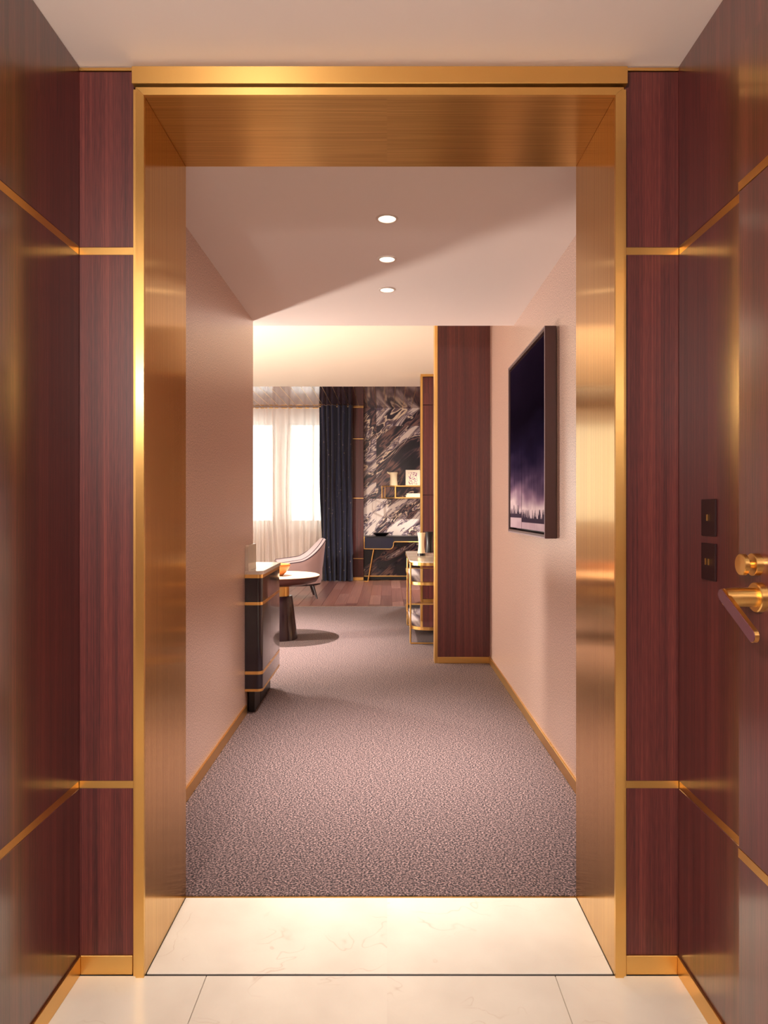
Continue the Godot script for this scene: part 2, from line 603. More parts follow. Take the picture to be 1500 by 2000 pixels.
# ================================================================= build
func _ready() -> void:
	rng.seed = 7
	# camera: a shifted lens, level, one-point perspective
	var cam := Camera3D.new()
	cam.name = "camera"
	cam.projection = Camera3D.PROJECTION_FRUSTUM
	cam.near = 0.05
	cam.far = 60.0
	cam.size = 2.0 * cam.near * 1000.0 / FOCAL
	cam.frustum_offset = Vector2((750.0 - VX) / FOCAL, (VY - 1000.0) / FOCAL) * cam.near
	cam.position = Vector3(0, EYE, 0)
	add_child(cam)
	cam.current = true
	# the overcast sky behind the windows, and the exposure
	var env := Environment.new()
	env.background_mode = Environment.BG_COLOR
	env.background_color = Color8(240, 250, 246)
	env.background_energy_multiplier = 5.0
	env.tonemap_mode = Environment.TONE_MAPPER_LINEAR
	env.tonemap_exposure = 1.0
	env.sdfgi_enabled = true
	env.ssao_enabled = true
	env.ssil_enabled = true
	var we := WorldEnvironment.new()
	we.name = "sky"
	we.environment = env
	add_child(we)
	make_materials()
	build_lamps()
	build_foyer()
	build_portal()
	build_corridor()
	build_room_shell()
	build_window_wall()
	build_marble_wall()
	build_door()
	build_picture()
	build_console()
	build_pedestal_table()
	build_armchair()
	build_bar_console()
	build_desk()
	build_shelf()

func build_lamps() -> void:
	var warm := Color8(255, 244, 234)
	for d in [0.7, -0.9]:
		downlight(0.0, 2.488, d, 2.6, 46.0, "round recessed ceiling light over the foyer's marble floor", "foyer ceiling lights", warm, Vector3.DOWN, 0.06)
	for y in [427.0, 506.0, 566.0]:
		downlight(0.0, 2.51, 1.237 * FOCAL / (VY - y), 9.5, 30.0, "small round recessed light in the row down the corridor ceiling", "corridor ceiling lights", warm)
	downlight(-1.42, 3.12, 6.55, 46.0, 38.0, "recessed ceiling light above the pedestal table", "", warm, Vector3.DOWN, 0.03)
	downlight(1.0, 3.12, 10.9, 28.0, 60.0, "recessed ceiling light in front of the veined marble wall", "", warm, Vector3.DOWN, 0.05)
	wall_sconce(FL, 2.0, -0.55, 4.8)
	table_lamp(-2.6, 6.3, 12.0)

# ---------------------------------------------------------------- foyer
const FL := -0.844
const FR := 0.80
const FD := 1.882
const FH := 2.488
const S1 := [0.508, 0.528]
const S2 := [1.972, 1.992]

# wood panels between brass strips on a flat wall; the wall runs from a to b (x, depth), its face towards n
func panelled(root: Node3D, a: Vector2, b: Vector2, inward: Vector2, base: float, top: float, wood: Material, strip: Material) -> void:
	var bands := [[base, S1[0]], [S1[1], S2[0]], [S2[1], top]]
	var along := (b - a).normalized()
	for q in bands:
		var lo := a
		var hi := b + inward * -0.02
		pbox("panel", P(lo.x, q[0] + 0.0004, lo.y), P(hi.x, q[1] - 0.0004, hi.y), wood, root, 0.001)
	for q in [S1, S2]:
		var lo := a - inward * 0.0012
		var hi := b + inward * -0.02
		pbox("inlay_strip", P(lo.x, q[0], lo.y), P(hi.x, q[1], hi.y), strip, root, 0.0, "thin brass strip let into the panelling")

func build_foyer() -> void:
	# floor: marble slabs, their joints showing
	var f := setting("floor_foyer", "pale cream marble slabs of the foyer floor", "floor")
	pbox("bed", P(FL - 0.1, -0.12, FD), P(FR + 0.1, -0.004, -2.7), M.joint, f)
	var xs := [FL - 0.02, -0.493, 0.459, FR + 0.02]
	var ds := [-2.7, -1.6, -0.65, 0.3, 1.25, FD - 0.008]
	for i in 3:
		for k in ds.size() - 1:
			pbox("tile", P(xs[i] + 0.0012, -0.02, ds[k] + 0.0012), P(xs[i + 1] - 0.0012, 0.0, ds[k + 1] - 0.0012), M.marble, f, 0.0006)
	pbox("track", P(FL, -0.02, FD - 0.008), P(FR, -0.003, FD + 0.001), M.track, f, 0.0, "dark joint line before the threshold")
	# ceiling
	var c := setting("ceiling_foyer", "plain warm white plaster ceiling over the foyer", "ceiling")
	pbox("slab", P(FL - 0.1, FH, FD + 0.02), P(FR + 0.1, FH + 0.12, -2.7), M.plaster, c)
	# side walls
	var wl := setting("wall_foyer_left", "lacquered mahogany panelled wall on the foyer side without a door", "wall")
	pbox("core", P(FL - 0.018, 0, FD + 0.36), P(FL - 0.12, FH, -2.7), M.wood_core, wl)
	panelled(wl, Vector2(FL, -2.7), Vector2(FL, FD + 0.01), Vector2(1, 0), 0.0, FH, M.wood_gloss, M.brass)
	var wr := setting("wall_foyer_right", "lacquered mahogany panelled wall carrying the two dark switches", "wall")
	pbox("core", P(FR + 0.018, 0, FD + 0.36), P(FR + 0.12, FH, -2.7), M.wood_core, wr)
	panelled(wr, Vector2(FR, -2.7), Vector2(FR, FD + 0.01), Vector2(-1, 0), 0.0, FH, M.wood_gloss, M.brass)
	# the wall with the portal
	var wf := setting("wall_foyer_front", "mahogany panelled wall around the brass portal", "wall")
	for s in [[FL, -0.694], [0.652, FR]]:
		pbox("core", P(s[0], 0, FD + 0.012), P(s[1], FH, 2.25), M.wood_core, wf)
		panelled(wf, Vector2(s[0], FD), Vector2(s[1], FD), Vector2(0, -1), 0.0, 2.474, M.wood, M.brass)
	pbox("lintel_core", P(-0.694, 2.4206, FD + 0.03), P(0.652, FH, 2.25), M.wood_core, wf)
	var tr := setting("trim_1", "slim brass strip under the foyer ceiling above the portal", "trim")
	pbox("strip", P(FL, 2.475, FD - 0.004), P(FR, FH - 0.005, FD + 0.012), M.brass, tr, 0.001)
	# back of the foyer behind the camera
	var wb := setting("wall_foyer_back", "plain warm plaster wall closing the foyer", "wall")
	pbox("slab", P(FL - 0.12, 0, -2.7), P(FR + 0.12, FH, -2.82), M.plaster, wb)
	# skirtings
	for s in [["baseboard_left", "brass skirting along the foyer wall without a door", FL, -2.7, FL + 0.006, FD], ["baseboard_right", "brass skirting along the foyer wall under the switches", FR, 1.52, FR - 0.006, FD], ["baseboard_front", "short brass skirting between the plain foyer wall and the portal", FL + 0.006, FD - 0.006, -0.696, FD], ["baseboard_front", "short brass skirting between the portal and the switch wall", 0.654, FD - 0.006, FR - 0.006, FD]]:
		var b := setting(s[0], s[1], "skirting")
		pbox("board", P(s[2], 0.0, s[3]), P(s[4], 0.052, s[5]), M.brass, b, 0.001)
	# switches
	for s in [[975.0, 1047.0, "dark bronze switch plate, the upper of two on the panelled wall", 1], [1061.0, 1133.0, "dark bronze switch plate with two toggles, the lower of two on the panelled wall", 2]]:
		var sw := thing("light_switch", s[2], "light switch")
		var d := 1.70
		var lo := PY(s[1], d)
		var hi := PY(s[0], d)
		sw.position = P(FR, lo, d)
		pbox("plate", Vector3(-0.005, 0, -0.037), Vector3(0, hi - lo, 0.037), M.switch_plate, sw, 0.001)
		for k in s[3]:
			var z: float = 0.0 if s[3] == 1 else (k - 0.5) * 0.016
			pbox("toggle", Vector3(-0.009, (hi - lo) / 2 - 0.008, z - 0.0015), Vector3(-0.005, (hi - lo) / 2 + 0.008, z + 0.0015), M.brass, sw, 0.001, "small brass toggle")

func build_portal() -> void:
	var t := setting("trim_2", "brushed brass portal lining the opening from foyer to corridor", "door frame")
	var l := -0.661
	var r := 0.621
	var h := 2.3995
	var f := 1.864
	var e := 2.255
	pbox("jamb", P(l - 0.02, 0, f + 0.01), P(l, h + 0.01, e), M.brass_jamb, t, 0.0008, "brushed brass side lining")
	pbox("jamb", P(r, 0, f + 0.01), P(r + 0.02, h + 0.01, e), M.brass_jamb, t, 0.0008, "brushed brass side lining")
	pbox("head", P(l, h, f + 0.01), P(r, h + 0.02, e), M.brass_jamb_head, t, 0.0008, "brushed brass head lining")
	# mitred face strips
	var w := 0.0225
	var st := mb()
	prism(st, PackedVector2Array([Vector2(l - w, 0), Vector2(l, 0), Vector2(l, h), Vector2(l - w, h + w - 0.002)]), 2, -(f + 0.011), -f)
	part("casing", st, M.brass_face, t, "narrow brass face strip")
	st = mb()
	prism(st, PackedVector2Array([Vector2(r + w, 0), Vector2(r, 0), Vector2(r, h), Vector2(r + w, h + w - 0.002)]), 2, -(f + 0.011), -f)
	part("casing", st, M.brass_face, t, "narrow brass face strip")
	st = mb()
	prism(st, PackedVector2Array([Vector2(l - w + 0.0006, h + w - 0.002), Vector2(l + 0.0006, h), Vector2(r - 0.0006, h), Vector2(r + w - 0.0006, h + w - 0.002)]), 2, -(f + 0.011), -f)
	part("casing", st, M.brass_header, t, "narrow brass face strip")
	for s in [[l - w - 0.001, l - w - 0.0085], [r + w + 0.001, r + w + 0.0085]]:
		pbox("lip", P(s[0], 0, f + 0.006), P(s[1], h + w - 0.004, FD + 0.01), M.brass, t, 0.0005, "recessed brass outer lip")
	pbox("header", P(l - w - 0.0085, 2.4275, f - 0.006), P(r + w + 0.0085, 2.474, FD + 0.01), M.brass_header, t, 0.001, "flat brass header board")
	# threshold
	var s := setting("floor_threshold", "single pale marble slab forming the threshold between brass jambs", "floor")
	pbox("slab", P(l + 0.0015, -0.03, FD + 0.001), P(r - 0.0015, 0.0, e - 0.006), M.marble, s, 0.0008)
	pbox("edge_strip", P(l, -0.02, e - 0.005), P(r, 0.001, e + 0.001), M.brass, s, 0.0, "fine brass edging against the carpet")
	pbox("bed", P(FL, -0.12, FD), P(FR, -0.03, e), M.joint, s)

func build_corridor() -> void:
	var f := setting("floor_carpet", "plum grey flecked carpet down the corridor and into the room", "floor")
	pbox("carpet", P(-0.9, -0.1, 2.256), P(0.9, 0.004, 4.5), M.carpet, f)
	pbox("carpet", P(-4.3, -0.1, 4.5), P(1.4, 0.004, 9.0), M.carpet, f)
	var c := setting("ceiling_corridor", "smooth warm white corridor ceiling with three recessed lights", "ceiling")
	pbox("slab", P(-1.0, 2.51, 2.26), P(1.0, 3.3, 4.62), M.plaster, c)
	var a := setting("wall_corridor_left", "shimmering rose beige papered wall behind the narrow lacquered cabinet", "wall")
	pbox("slab", P(-0.879, 0, 2.256), P(-1.0, 2.51, 4.5), M.paper, a)
	var b := setting("wall_corridor_right", "shimmering rose beige papered wall behind the dark picture", "wall")
	pbox("slab", P(0.851, 0, 2.256), P(0.97, 3.3, 5.8), M.paper, b)
	for s in [["wall_corridor_front", "papered back of the portal wall beside the plainer jamb", -0.88, -0.682], ["wall_corridor_front", "papered back of the portal wall on the picture side", 0.642, 0.852]]:
		var w := setting(s[0], s[1], "wall")
		pbox("slab", P(s[2], 0, 2.2505), P(s[3], 2.51, 2.2555), M.paper, w)
	var bl := setting("baseboard_corridor_left", "brass skirting below the papered wall of the lacquered cabinet", "skirting")
	pbox("board", P(-0.879, 0.004, 2.256), P(-0.868, 0.062, 4.25), M.brass, bl, 0.0015)
	var br := setting("baseboard_corridor_right", "brass skirting below the papered wall of the dark picture", "skirting")
	pbox("board", P(0.851, 0.004, 2.256), P(0.840, 0.062, 5.66), M.brass, br, 0.0015)

func build_room_shell() -> void:
	# wood-clad return at the corridor's end
	var a := setting("wall_return_near", "tall mahogany clad wall end with a brass corner beside the picture", "wall")
	pbox("core", P(0.43, 0, 5.69), P(1.4, 3.12, 5.8), M.wood_core, a)
	pbox("panel", P(0.418, 0.055, 5.667), P(0.851, 3.12, 5.69), M.wood, a, 0.001)
	pbox("corner_strip", P(0.392, 0.004, 5.664), P(0.418, 3.12, 5.8), M.brass, a, 0.0015, "brass corner strip from floor to ceiling")
	pbox("skirting", P(0.418, 0.004, 5.655), P(0.842, 0.055, 5.69), M.brass, a, 0.001, "brass skirting")
	# second return, beyond the alcove
	var d := 9.36
	var b := setting("wall_return_far", "mahogany clad wall end with dark grooves behind the brass console", "wall")
	pbox("core", P(0.48, 0, d + 0.02), P(1.4, 3.12, d + 0.16), M.wood_core, b)
	pbox("corner_strip", P(PX(821.5, d), 0.0, d - 0.006), P(PX(825.5, d), 3.12, d + 0.16), M.brass, b, 0.001, "brass corner strip")
	pbox("cornice", P(PX(825.5, d), 3.085, d - 0.006), P(1.4, 3.12, d + 0.02), M.brass, b, 0.001, "brass strip under the ceiling")
	var ys := [0.05, PY(967, d), PY(791, d), 3.085]
	for k in 3:
		pbox("panel", P(PX(826, d), ys[k] + 0.006, d), P(1.4, ys[k + 1] - 0.006, d + 0.02), M.wood, b, 0.001)
	pbox("skirting", P(PX(826, d), 0.0, d - 0.004), P(1.4, 0.05, d + 0.02), M.brass, b, 0.001)
	# plain walls out of view
	for s in [["wall_alcove", "papered alcove wall behind the brass console", 1.4, 5.8, 1.52, d + 0.16, M.paper], ["wall_room_right", "mahogany side wall beside the marble feature wall", 1.7, d + 0.16, 1.82, 12.6, M.wood], ["wall_room_left", "plain warm plaster wall at the far side of the living room", -4.42, 4.4, -4.3, 12.6, M.plaster], ["wall_room_near", "plain warm plaster wall between the living room and the corridor", -4.42, 4.38, -1.0, 4.5, M.plaster]]:
		var w := setting(s[0], s[1], "wall")
		pbox("slab", P(s[2], 0, s[3]), P(s[4], 3.3, s[5]), s[6], w)
	var j := setting("wall_room_joint", "short plaster wall joining the alcove to the marble end", "wall")
	pbox("slab", P(1.4, 0, d + 0.1), P(1.82, 3.3, d + 0.16), M.plaster, j)
	# ceilings
	var c := setting("ceiling_room", "creamy plain plaster ceiling of the living room", "ceiling")
	pbox("slab", P(-4.42, 3.12, 4.62), P(1.82, 3.3, 10.31), M.plaster_room, c)
	pbox("slab", P(-4.42, 3.12, 4.38), P(-1.0, 3.3, 4.62), M.plaster_room, c)
	var g := setting("ceiling_boards", "polished bronze brown ceiling boards with fine pale inlay lines before the window", "ceiling")
	pbox("deck", P(-4.42, 3.14, 10.31), P(1.82, 3.3, 12.7), M.wood_core, g)
	var k := 0
	var x := -4.3
	while x < 1.7:
		var cut := 11.0 + 0.9 * (k % 2) + 0.2 * (k % 3)
		for q in [[10.31, cut], [cut + 0.003, 12.6]]:
			pbox("board", P(x + 0.003, 3.12, q[0]), P(x + 0.155, 3.14, q[1]), M.ceiling_boards[(k * 2 + int(q[0])) % 3], g, 0.0008)
		pbox("inlay_line", P(x - 0.003, 3.119, 10.31), P(x + 0.003, 3.14, 12.6), M.brass, g, 0.0, "fine metal inlay line")
		x += 0.158
		k += 1
	# plank floor
	var f := setting("floor_planks", "worn plum brown wooden floor planks in front of the curtains", "floor")
	pbox("bed", P(-4.42, -0.1, 9.0), P(1.82, -0.003, 12.7), M.wood_core, f)
	x = -4.3
	k = 0
	while x < 1.7:
		var at := 9.0 - rng.randf() * 1.2
		while at < 12.6:
			var to := at + rng.randf_range(0.9, 1.7)
			if to > 9.05:
				pbox("plank", P(x + 0.0015, -0.02, maxf(at, 9.0) + 0.0015), P(x + 0.1545, 0.0, minf(to, 12.6) - 0.0015), M.planks[rng.randi() % 4], f, 0.0012)
			at = to
		x += 0.156
		k += 1
	pbox("edge_strip", P(-4.3, -0.02, 8.995), P(1.4, 0.005, 9.0), M.brass, f)

# ---------------------------------------------------------------- windows and curtains
const WD := 12.5
func build_window_wall() -> void:
	var sill := PY(1022, WD)
	var head := PY(824, WD)
	var w := setting("wall_window", "plain wall under and around the curtained windows", "wall")
	var x0 := -4.42
	var x3 := PX(690, WD)
	pbox("apron", P(x0, 0, WD), P(x3, sill, WD + 0.2), M.plaster, w)
	pbox("lintel", P(x0, head, WD), P(x3, 3.3, WD + 0.2), M.plaster, w)
	var wins := [[-3.75, PX(536, WD)], [PX(563, WD), PX(646, WD)]]
	var piers := [[x0, -3.75], [wins[0][1], wins[1][0]], [wins[1][1], x3]]
	for p in piers:
		pbox("pier", P(p[0], sill, WD), P(p[1], head, WD + 0.2), M.plaster, w)
	for i in 2:
		var a: float = wins[i][0]
		var b: float = wins[i][1]
		var t := setting("window_%d" % (i + 1), ["wide bright window behind the sheer curtain", "narrow bright window behind the sheer and the navy drape"][i], "window")
		var rails := [[a, sill, b, sill + 0.05], [a, head - 0.05, b, head], [a, sill, a + 0.05, head], [b - 0.05, sill, b, head]]
		var mids := [a + (b - a) * 0.34, a + (b - a) * 0.67] if i == 0 else [PX(611, WD)]
		for m in mids:
			rails.append([m - 0.02, sill, m + 0.02, head])
		for r in rails:
			pbox("frame", P(r[0], r[1], WD + 0.08), P(r[2], r[3], WD + 0.13), M.window_frame, t, 0.003)
		var edges := [a + 0.05] + mids + [b - 0.05]
		for k in edges.size() - 1:
			pbox("pane", P(edges[k] + 0.01, sill + 0.05, WD + 0.102), P(edges[k + 1] - 0.01, head - 0.05, WD + 0.106), M.glass, t)
	# sheer
	var s := thing("sheer_curtain", "translucent cream sheer curtain gathered across the bright windows", "curtain")
	var rows := []
	var xa := -4.1
	var xb := PX(632, 12.33)
	var fold := fnl(0.9, 2, 50)
	for i in 25:
		var v := i / 24.0
		var row := []
		var y := lerpf(3.1, 0.015, v)
		for j in 481:
			var x := lerpf(xa, xb, j / 480.0)
			var ph := x * TAU / 0.115 + fold.get_noise_2d(x * 1.5, v * 0.5) * 5.0
			var amp := lerpf(0.02, 0.072, smoothstep(0.0, 0.3, v)) * (0.8 + 0.4 * fold.get_noise_2d(x * 3.0, 9.0))
			row.append(P(x + 0.012 * sin(ph * 0.5 + v), y, 12.33 + amp * sin(ph)))
		rows.append(row)
	var st := mb()
	sheet(st, rows, Vector2(10, 1))
	part("cloth", st, M.sheer, s)
	st = mb()
	tube(st, [P(xa, 3.095, 12.33), P(xb, 3.095, 12.33)], 0.008, 8)
	part("rail", st, M.brass, s)
	# drape
	var dd := thing("drape", "heavy navy drape with scattered metallic flecks hanging from ceiling to floor", "curtain")
	rows = []
	xa = PX(622, 12.2)
	xb = PX(688.5, 12.2)
	for i in 21:
		var v := i / 20.0
		var row := []
		for j in 161:
			var u := j / 160.0
			var x := lerpf(xa + 0.05 * v * (1.0 - u) * 1.2, xb, u)
			var ph := u * TAU * 6.2 + fold.get_noise_2d(u * 3.0, v * 1.1) * 2.2
			row.append(P(x + 0.016 * cos(ph), lerpf(3.115, 0.01, v), 12.17 + 0.048 * sin(ph) + 0.02 * sin(ph * 2.0 + 1.0)))
		rows.append(row)
	st = mb()
	sheet(st, rows, Vector2(1, 1))
	part("cloth", st, M.drape, dd)
	st = mb()
	tube(st, [P(xa, 3.1, 12.2), P(xb, 3.1, 12.2)], 0.008, 8)
	part("rail", st, M.brass, dd)

func build_marble_wall() -> void:
	var d := 12.35
	# wooden pilaster
	var p := setting("wall_pilaster", "narrow mahogany pilaster with fine brass lines beside the navy drape", "wall")
	var xa := PX(688.5, d)
	var xb := PX(710, d)
	pbox("core", P(xa + 0.003, 0, d + 0.01), P(xb - 0.003, 3.12, 12.7), M.wood_core, p)
	var ys := [0.052, PY(1091, d), PY(973, d), PY(857, d), 3.11]
	for k in 4:
		pbox("panel", P(xa, ys[k] + 0.004, d), P(xb, ys[k + 1] - 0.004, d + 0.03), M.wood, p, 0.001)
		pbox("inlay_strip", P(xa, ys[k + 1] - 0.004, d - 0.001), P(xb, ys[k + 1] + 0.004, d + 0.03), M.brass, p)
	pbox("skirting", P(xa, 0, d - 0.006), P(xb, 0.052, d + 0.02), M.brass, p, 0.001)
	# veined marble slabs
	var w := setting("wall_marble", "dark feature wall of swirling cream veined marble slabs", "wall")
	pbox("core", P(xb - 0.003, 0, WD + 0.02), P(1.82, 3.3, WD + 0.2), M.wood_core, w)
	var xs := [xb - 0.002, PX(735, WD), PX(836, WD), 1.7]
	var cut := PY(1052, WD)
	var seam := PY(974, WD)
	for k in 3:
		pbox("slab", P(xs[k] + 0.0008, seam, WD), P(xs[k + 1] - 0.0008, 3.12, WD + 0.02), [M.swirl_b, M.swirl_a, M.swirl_b][k], w, 0.0008)
		pbox("slab", P(xs[k] + 0.0008, cut, WD), P(xs[k + 1] - 0.0008, seam - 0.001, WD + 0.02), M.swirl_light, w, 0.0008)
		pbox("slab", P(xs[k] + 0.0008, 0.05, WD), P(xs[k + 1] - 0.0008, cut - 0.001, WD + 0.02), M.swirl_dark, w, 0.0008)
	pbox("skirting", P(xb, 0, WD - 0.008), P(1.7, 0.05, WD + 0.02), M.black, w)
	pbox("skirting_line", P(xb, 0.05, WD - 0.01), P(1.7, 0.068, WD), M.brass, w)

# ---------------------------------------------------------------- door and picture
func build_door() -> void:
	var t := setting("door_1", "mahogany entrance door with brass strips and a brass lever", "door")
	var x := 0.774
	var bands := [[0.006, S1[0]], [S1[1], S2[0]], [S2[1], 2.44]]
	var slab := pbox("slab", P(x + 0.003, 0.006, 0.55), P(FR, 2.44, 1.51), M.wood_core, t)
	for q in bands:
		pbox("panel", P(x, q[0], 0.55), P(x + 0.012, q[1] , 1.51), M.wood_gloss, t, 0.0012)
	for q in [S1, S2]:
		pbox("inlay_strip", P(x - 0.001, q[0], 0.55), P(x + 0.012, q[1], 1.51), M.brass, t)
	# lever handle
	var side := Basis(Vector3.FORWARD, -PI / 2)   # turns up into -x
	side = Basis(Vector3(0, 0, 1), PI / 2)
	var h := Node3D.new()
	h.name = "lever_handle"
	t.add_child(h, true)
	h.set_meta("label", "brass lever handle with a dark inlaid face")
	var at := P(x, 1.091, 1.421)
	var st := mb()
	lathe(st, [Vector2(0, 0.014), Vector2(0.029, 0.014), Vector2(0.031, 0.012), Vector2(0.031, 0.0), Vector2(0, 0)], 40, at, side)
	part("rose", st, M.brass, h)
	st = mb()
	lathe(st, [Vector2(0.0205, 0.012), Vector2(0.0195, 0.06), Vector2(0.018, 0.075), Vector2(0.0, 0.075)], 32, at, side)
	part("neck", st, M.brass, h)
	var tilt := Basis(Vector3(1, 0, 0), deg_to_rad(28))
	for q in [[0.013, 0.070, 0.078, M.brass, "lever"], [0.0118, 0.0775, 0.0795, M.lever_inlay, "inlay"]]:
		st = mb()
		var r: float = q[0]
		var line := rounded(Vector2(-0.02, -r), Vector2(0.14, r) - Vector2(0.014 - r, 0) , [r * 0.98, r * 0.98, r * 0.98, r * 0.98], 8)
		prism(st, line, 0, -q[1], -q[2], true)
		var o := part(q[4], st, q[3], h)
		o.transform = Transform3D(tilt, at)
	# thumb turn
	var k := Node3D.new()
	k.name = "thumb_turn"
	t.add_child(k, true)
	k.set_meta("label", "round brass thumb turn")
	at = P(x, 1.158, 1.432)
	st = mb()
	lathe(st, [Vector2(0, 0.014), Vector2(0.0225, 0.014), Vector2(0.0235, 0.013), Vector2(0.0235, 0.0), Vector2(0, 0)], 36, at, side)
	part("rose", st, M.brass, k)
	st = mb()
	lathe(st, [Vector2(0.008, 0.012), Vector2(0.008, 0.028)], 20, at, side)
	part("stem", st, M.brass, k)
	st = mb()
	lathe(st, [Vector2(0, 0.026), Vector2(0.02, 0.026), Vector2(0.0225, 0.028), Vector2(0.0225, 0.036), Vector2(0.021, 0.0375), Vector2(0.0, 0.0365)], 36, at, side)
	part("knob", st, M.brass, k)

func build_picture() -> void:
	var t := thing("framed_picture", "large dark painting of a stormy sky over distant trees in a deep brown frame", "picture")
	var near := 3.435
	var far := 4.467
	var lo := PY(1052, near)
	var hi := PY(636, near)
	t.position = P(0.851, lo, (near + far) / 2)
	var w := far - near
	var h := hi - lo
	var e := 0.02
	for s in [[-w / 2, 0.0, -w / 2 + e, h], [w / 2 - e, 0.0, w / 2, h], [-w / 2 + e, 0.0, w / 2 - e, e], [-w / 2 + e, h - e, w / 2 - e, h]]:
		pbox("frame", Vector3(-0.06, s[1], s[0]), Vector3(-0.003, s[3], s[2]), M.frame, t, 0.0015)
	for s in [[-w / 2, 0.0, -w / 2 + 0.008, h], [w / 2 - 0.008, 0.0, w / 2, h], [-w / 2 + 0.008, 0.0, w / 2 - 0.008, 0.008], [-w / 2 + 0.008, h - 0.008, w / 2 - 0.008, h]]:
		pbox("front_bead", Vector3(-0.0625, s[1], s[0]), Vector3(-0.06, s[3], s[2]), M.frame_edge, t, 0.0005)
	pbox("backing", Vector3(-0.012, e, -w / 2 + e), Vector3(-0.004, h - e, w / 2 - e), M.black, t)
	var a := e + 0.012
	pbox("stretcher", Vector3(-0.052, a, -w / 2 + a), Vector3(-0.012, h - a, w / 2 - a), M.frame_edge, t, 0.001)
	var st := mb()
	var c := [Vector3(-0.0535, a, w / 2 - a), Vector3(-0.0535, a, -w / 2 + a), Vector3(-0.0535, h - a, -w / 2 + a), Vector3(-0.0535, h - a, w / 2 - a)]
	var b := [Vector3(-0.052, a, w / 2 - a), Vector3(-0.052, a, -w / 2 + a), Vector3(-0.052, h - a, -w / 2 + a), Vector3(-0.052, h - a, w / 2 - a)]
	var uv := [Vector2(0, 1), Vector2(1, 1), Vector2(1, 0), Vector2(0, 0)]
	for q in [[0, 1, 2], [0, 2, 3]]:
		tri(st, [c[q[0]], c[q[1]], c[q[2]]], Vector3.LEFT, [uv[q[0]], uv[q[1]], uv[q[2]]])
	for i in 4:
		var j := (i + 1) % 4
		var n: Vector3 = (c[j] - c[i]).cross(Vector3.RIGHT).normalized()
		if n.dot((c[i] + c[j]) / 2 - (c[0] + c[2]) / 2) < 0:
			n = -n
		for q in [[c[i], c[j], b[j]], [c[i], b[j], b[i]]]:
			tri(st, q, n, [uv[i], uv[j], uv[j]])
	part("canvas", st, M.canvas, t, "painted canvas, black sky above a pale band and dark trees")

# ---------------------------------------------------------------- furniture
func band_outline(grow: float) -> PackedVector2Array:
	# plan of the wall cabinet (x, z); L-shaped round the end of the wall, front corners rounded
	var g := grow
	var o := PackedVector2Array()
	o.append(Vector2(-0.8785, -(4.24 - g)))
	var r := 0.03
	for k in 7:
		var a := PI / 2 * k / 6
		o.append(Vector2(-0.772 + g - r + r * sin(a), -(4.24 - g + r - r * cos(a))))
	for k in 7:
		var a := PI / 2 * k / 6
		o.append(Vector2(-0.772 + g - r + r * cos(a), -(4.95 + g - r + r * sin(a))))
	o.append(Vector2(-1.35, -(4.95 + g)))
	o.append(Vector2(-1.35, -4.503))
	o.append(Vector2(-0.8785, -4.503))
	return o

func build_console() -> void:
	var t := thing("wall_cabinet", "narrow aubergine lacquered cabinet with brass bands and a white marble top", "cabinet")
	var hs := [0.147, 0.163, 0.252, 0.272, 0.681, 0.700, 0.848, 0.871]
	for k in hs.size() - 1:
		var st := mb()
		var is_band := k % 2 == 0
		prism(st, band_outline(0.0008 if is_band else 0.0), 1, hs[k], hs[k + 1], true)
		part("brass_band" if is_band else "body", st, M.brass if is_band else M.lacquer, t)
	var st := mb()
	prism(st, band_outline(0.008), 1, 0.871, 0.893, true)
	part("top", st, M.marble_top, t, "white marble top with rounded corner")
	st = mb()
	var up := rounded(Vector2(-4.497, 0.893), Vector2(-4.245, 1.05), [0.0, 0.0, 0.035, 0.0], 8)
	prism(st, up, 0, -0.8785, -0.8585, true)
	part("upstand", st, M.marble_top, t, "upright marble backsplash with rounded corner")
	pbox("plinth", P(-0.8675, 0.004, 4.3), P(-0.83, 0.147, 4.498), M.black, t, 0.002)
	pbox("plinth", P(-1.3, 0.004, 4.51), P(-0.83, 0.147, 4.88), M.black, t, 0.002)

func build_pedestal_table() -> void:
	var d := 6.75
	var t := thing("pedestal_table", "round pedestal table with a pale top, brass stem and black stone cone", "table")
	t.position = P(-1.05, 0.004, d)
	var h := PY(1122, d) - 0.004
	var st := mb()
	lathe(st, [Vector2(0, h), Vector2(0.37, h), Vector2(0.385, h - 0.006), Vector2(0.385, h - 0.012)], 64)
	lathe(st, [Vector2(0.385, h - 0.012), Vector2(0.36, h - 0.013)], 64)
	part("table_top", st, M.table_top, t, "pale polished top")
	st = mb()
	lathe(st, [Vector2(0.383, h - 0.0125), Vector2(0.38, h - 0.03), Vector2(0.35, h - 0.068), Vector2(0.26, h - 0.095), Vector2(0.09, h - 0.1), Vector2(0.0, h - 0.1)], 64)
	part("underside", st, M.table_under, t, "dark dished underside")
	st = mb()
	lathe(st, [Vector2(0.086, h - 0.1), Vector2(0.086, PY(1163, d) - 0.004)], 40)
	part("stem", st, M.brass, t)
	var c := PY(1163, d) - 0.004
	st = mb()
	lathe(st, [Vector2(0, c), Vector2(0.112, c), Vector2(0.118, c - 0.006), Vector2(0.168, 0.0), Vector2(0, 0)], 48)
	part("cone_base", st, M.nero, t, "tapering black stone foot")
	var b := thing("wooden_bowl", "amber turned wood bowl standing on the round table", "bowl")
	b.position = P(-1.07, PY(1122, d), d - 0.12)
	st = mb()
	lathe(st, [Vector2(0, 0.012), Vector2(0.05, 0.014), Vector2(0.095, 0.05), Vector2(0.118, 0.098), Vector2(0.124, 0.112), Vector2(0.132, 0.112), Vector2(0.134, 0.1), Vector2(0.12, 0.07), Vector2(0.09, 0.028), Vector2(0.06, 0.0), Vector2(0, 0)], 48)
	part("bowl_body", st, M.bowl, b)

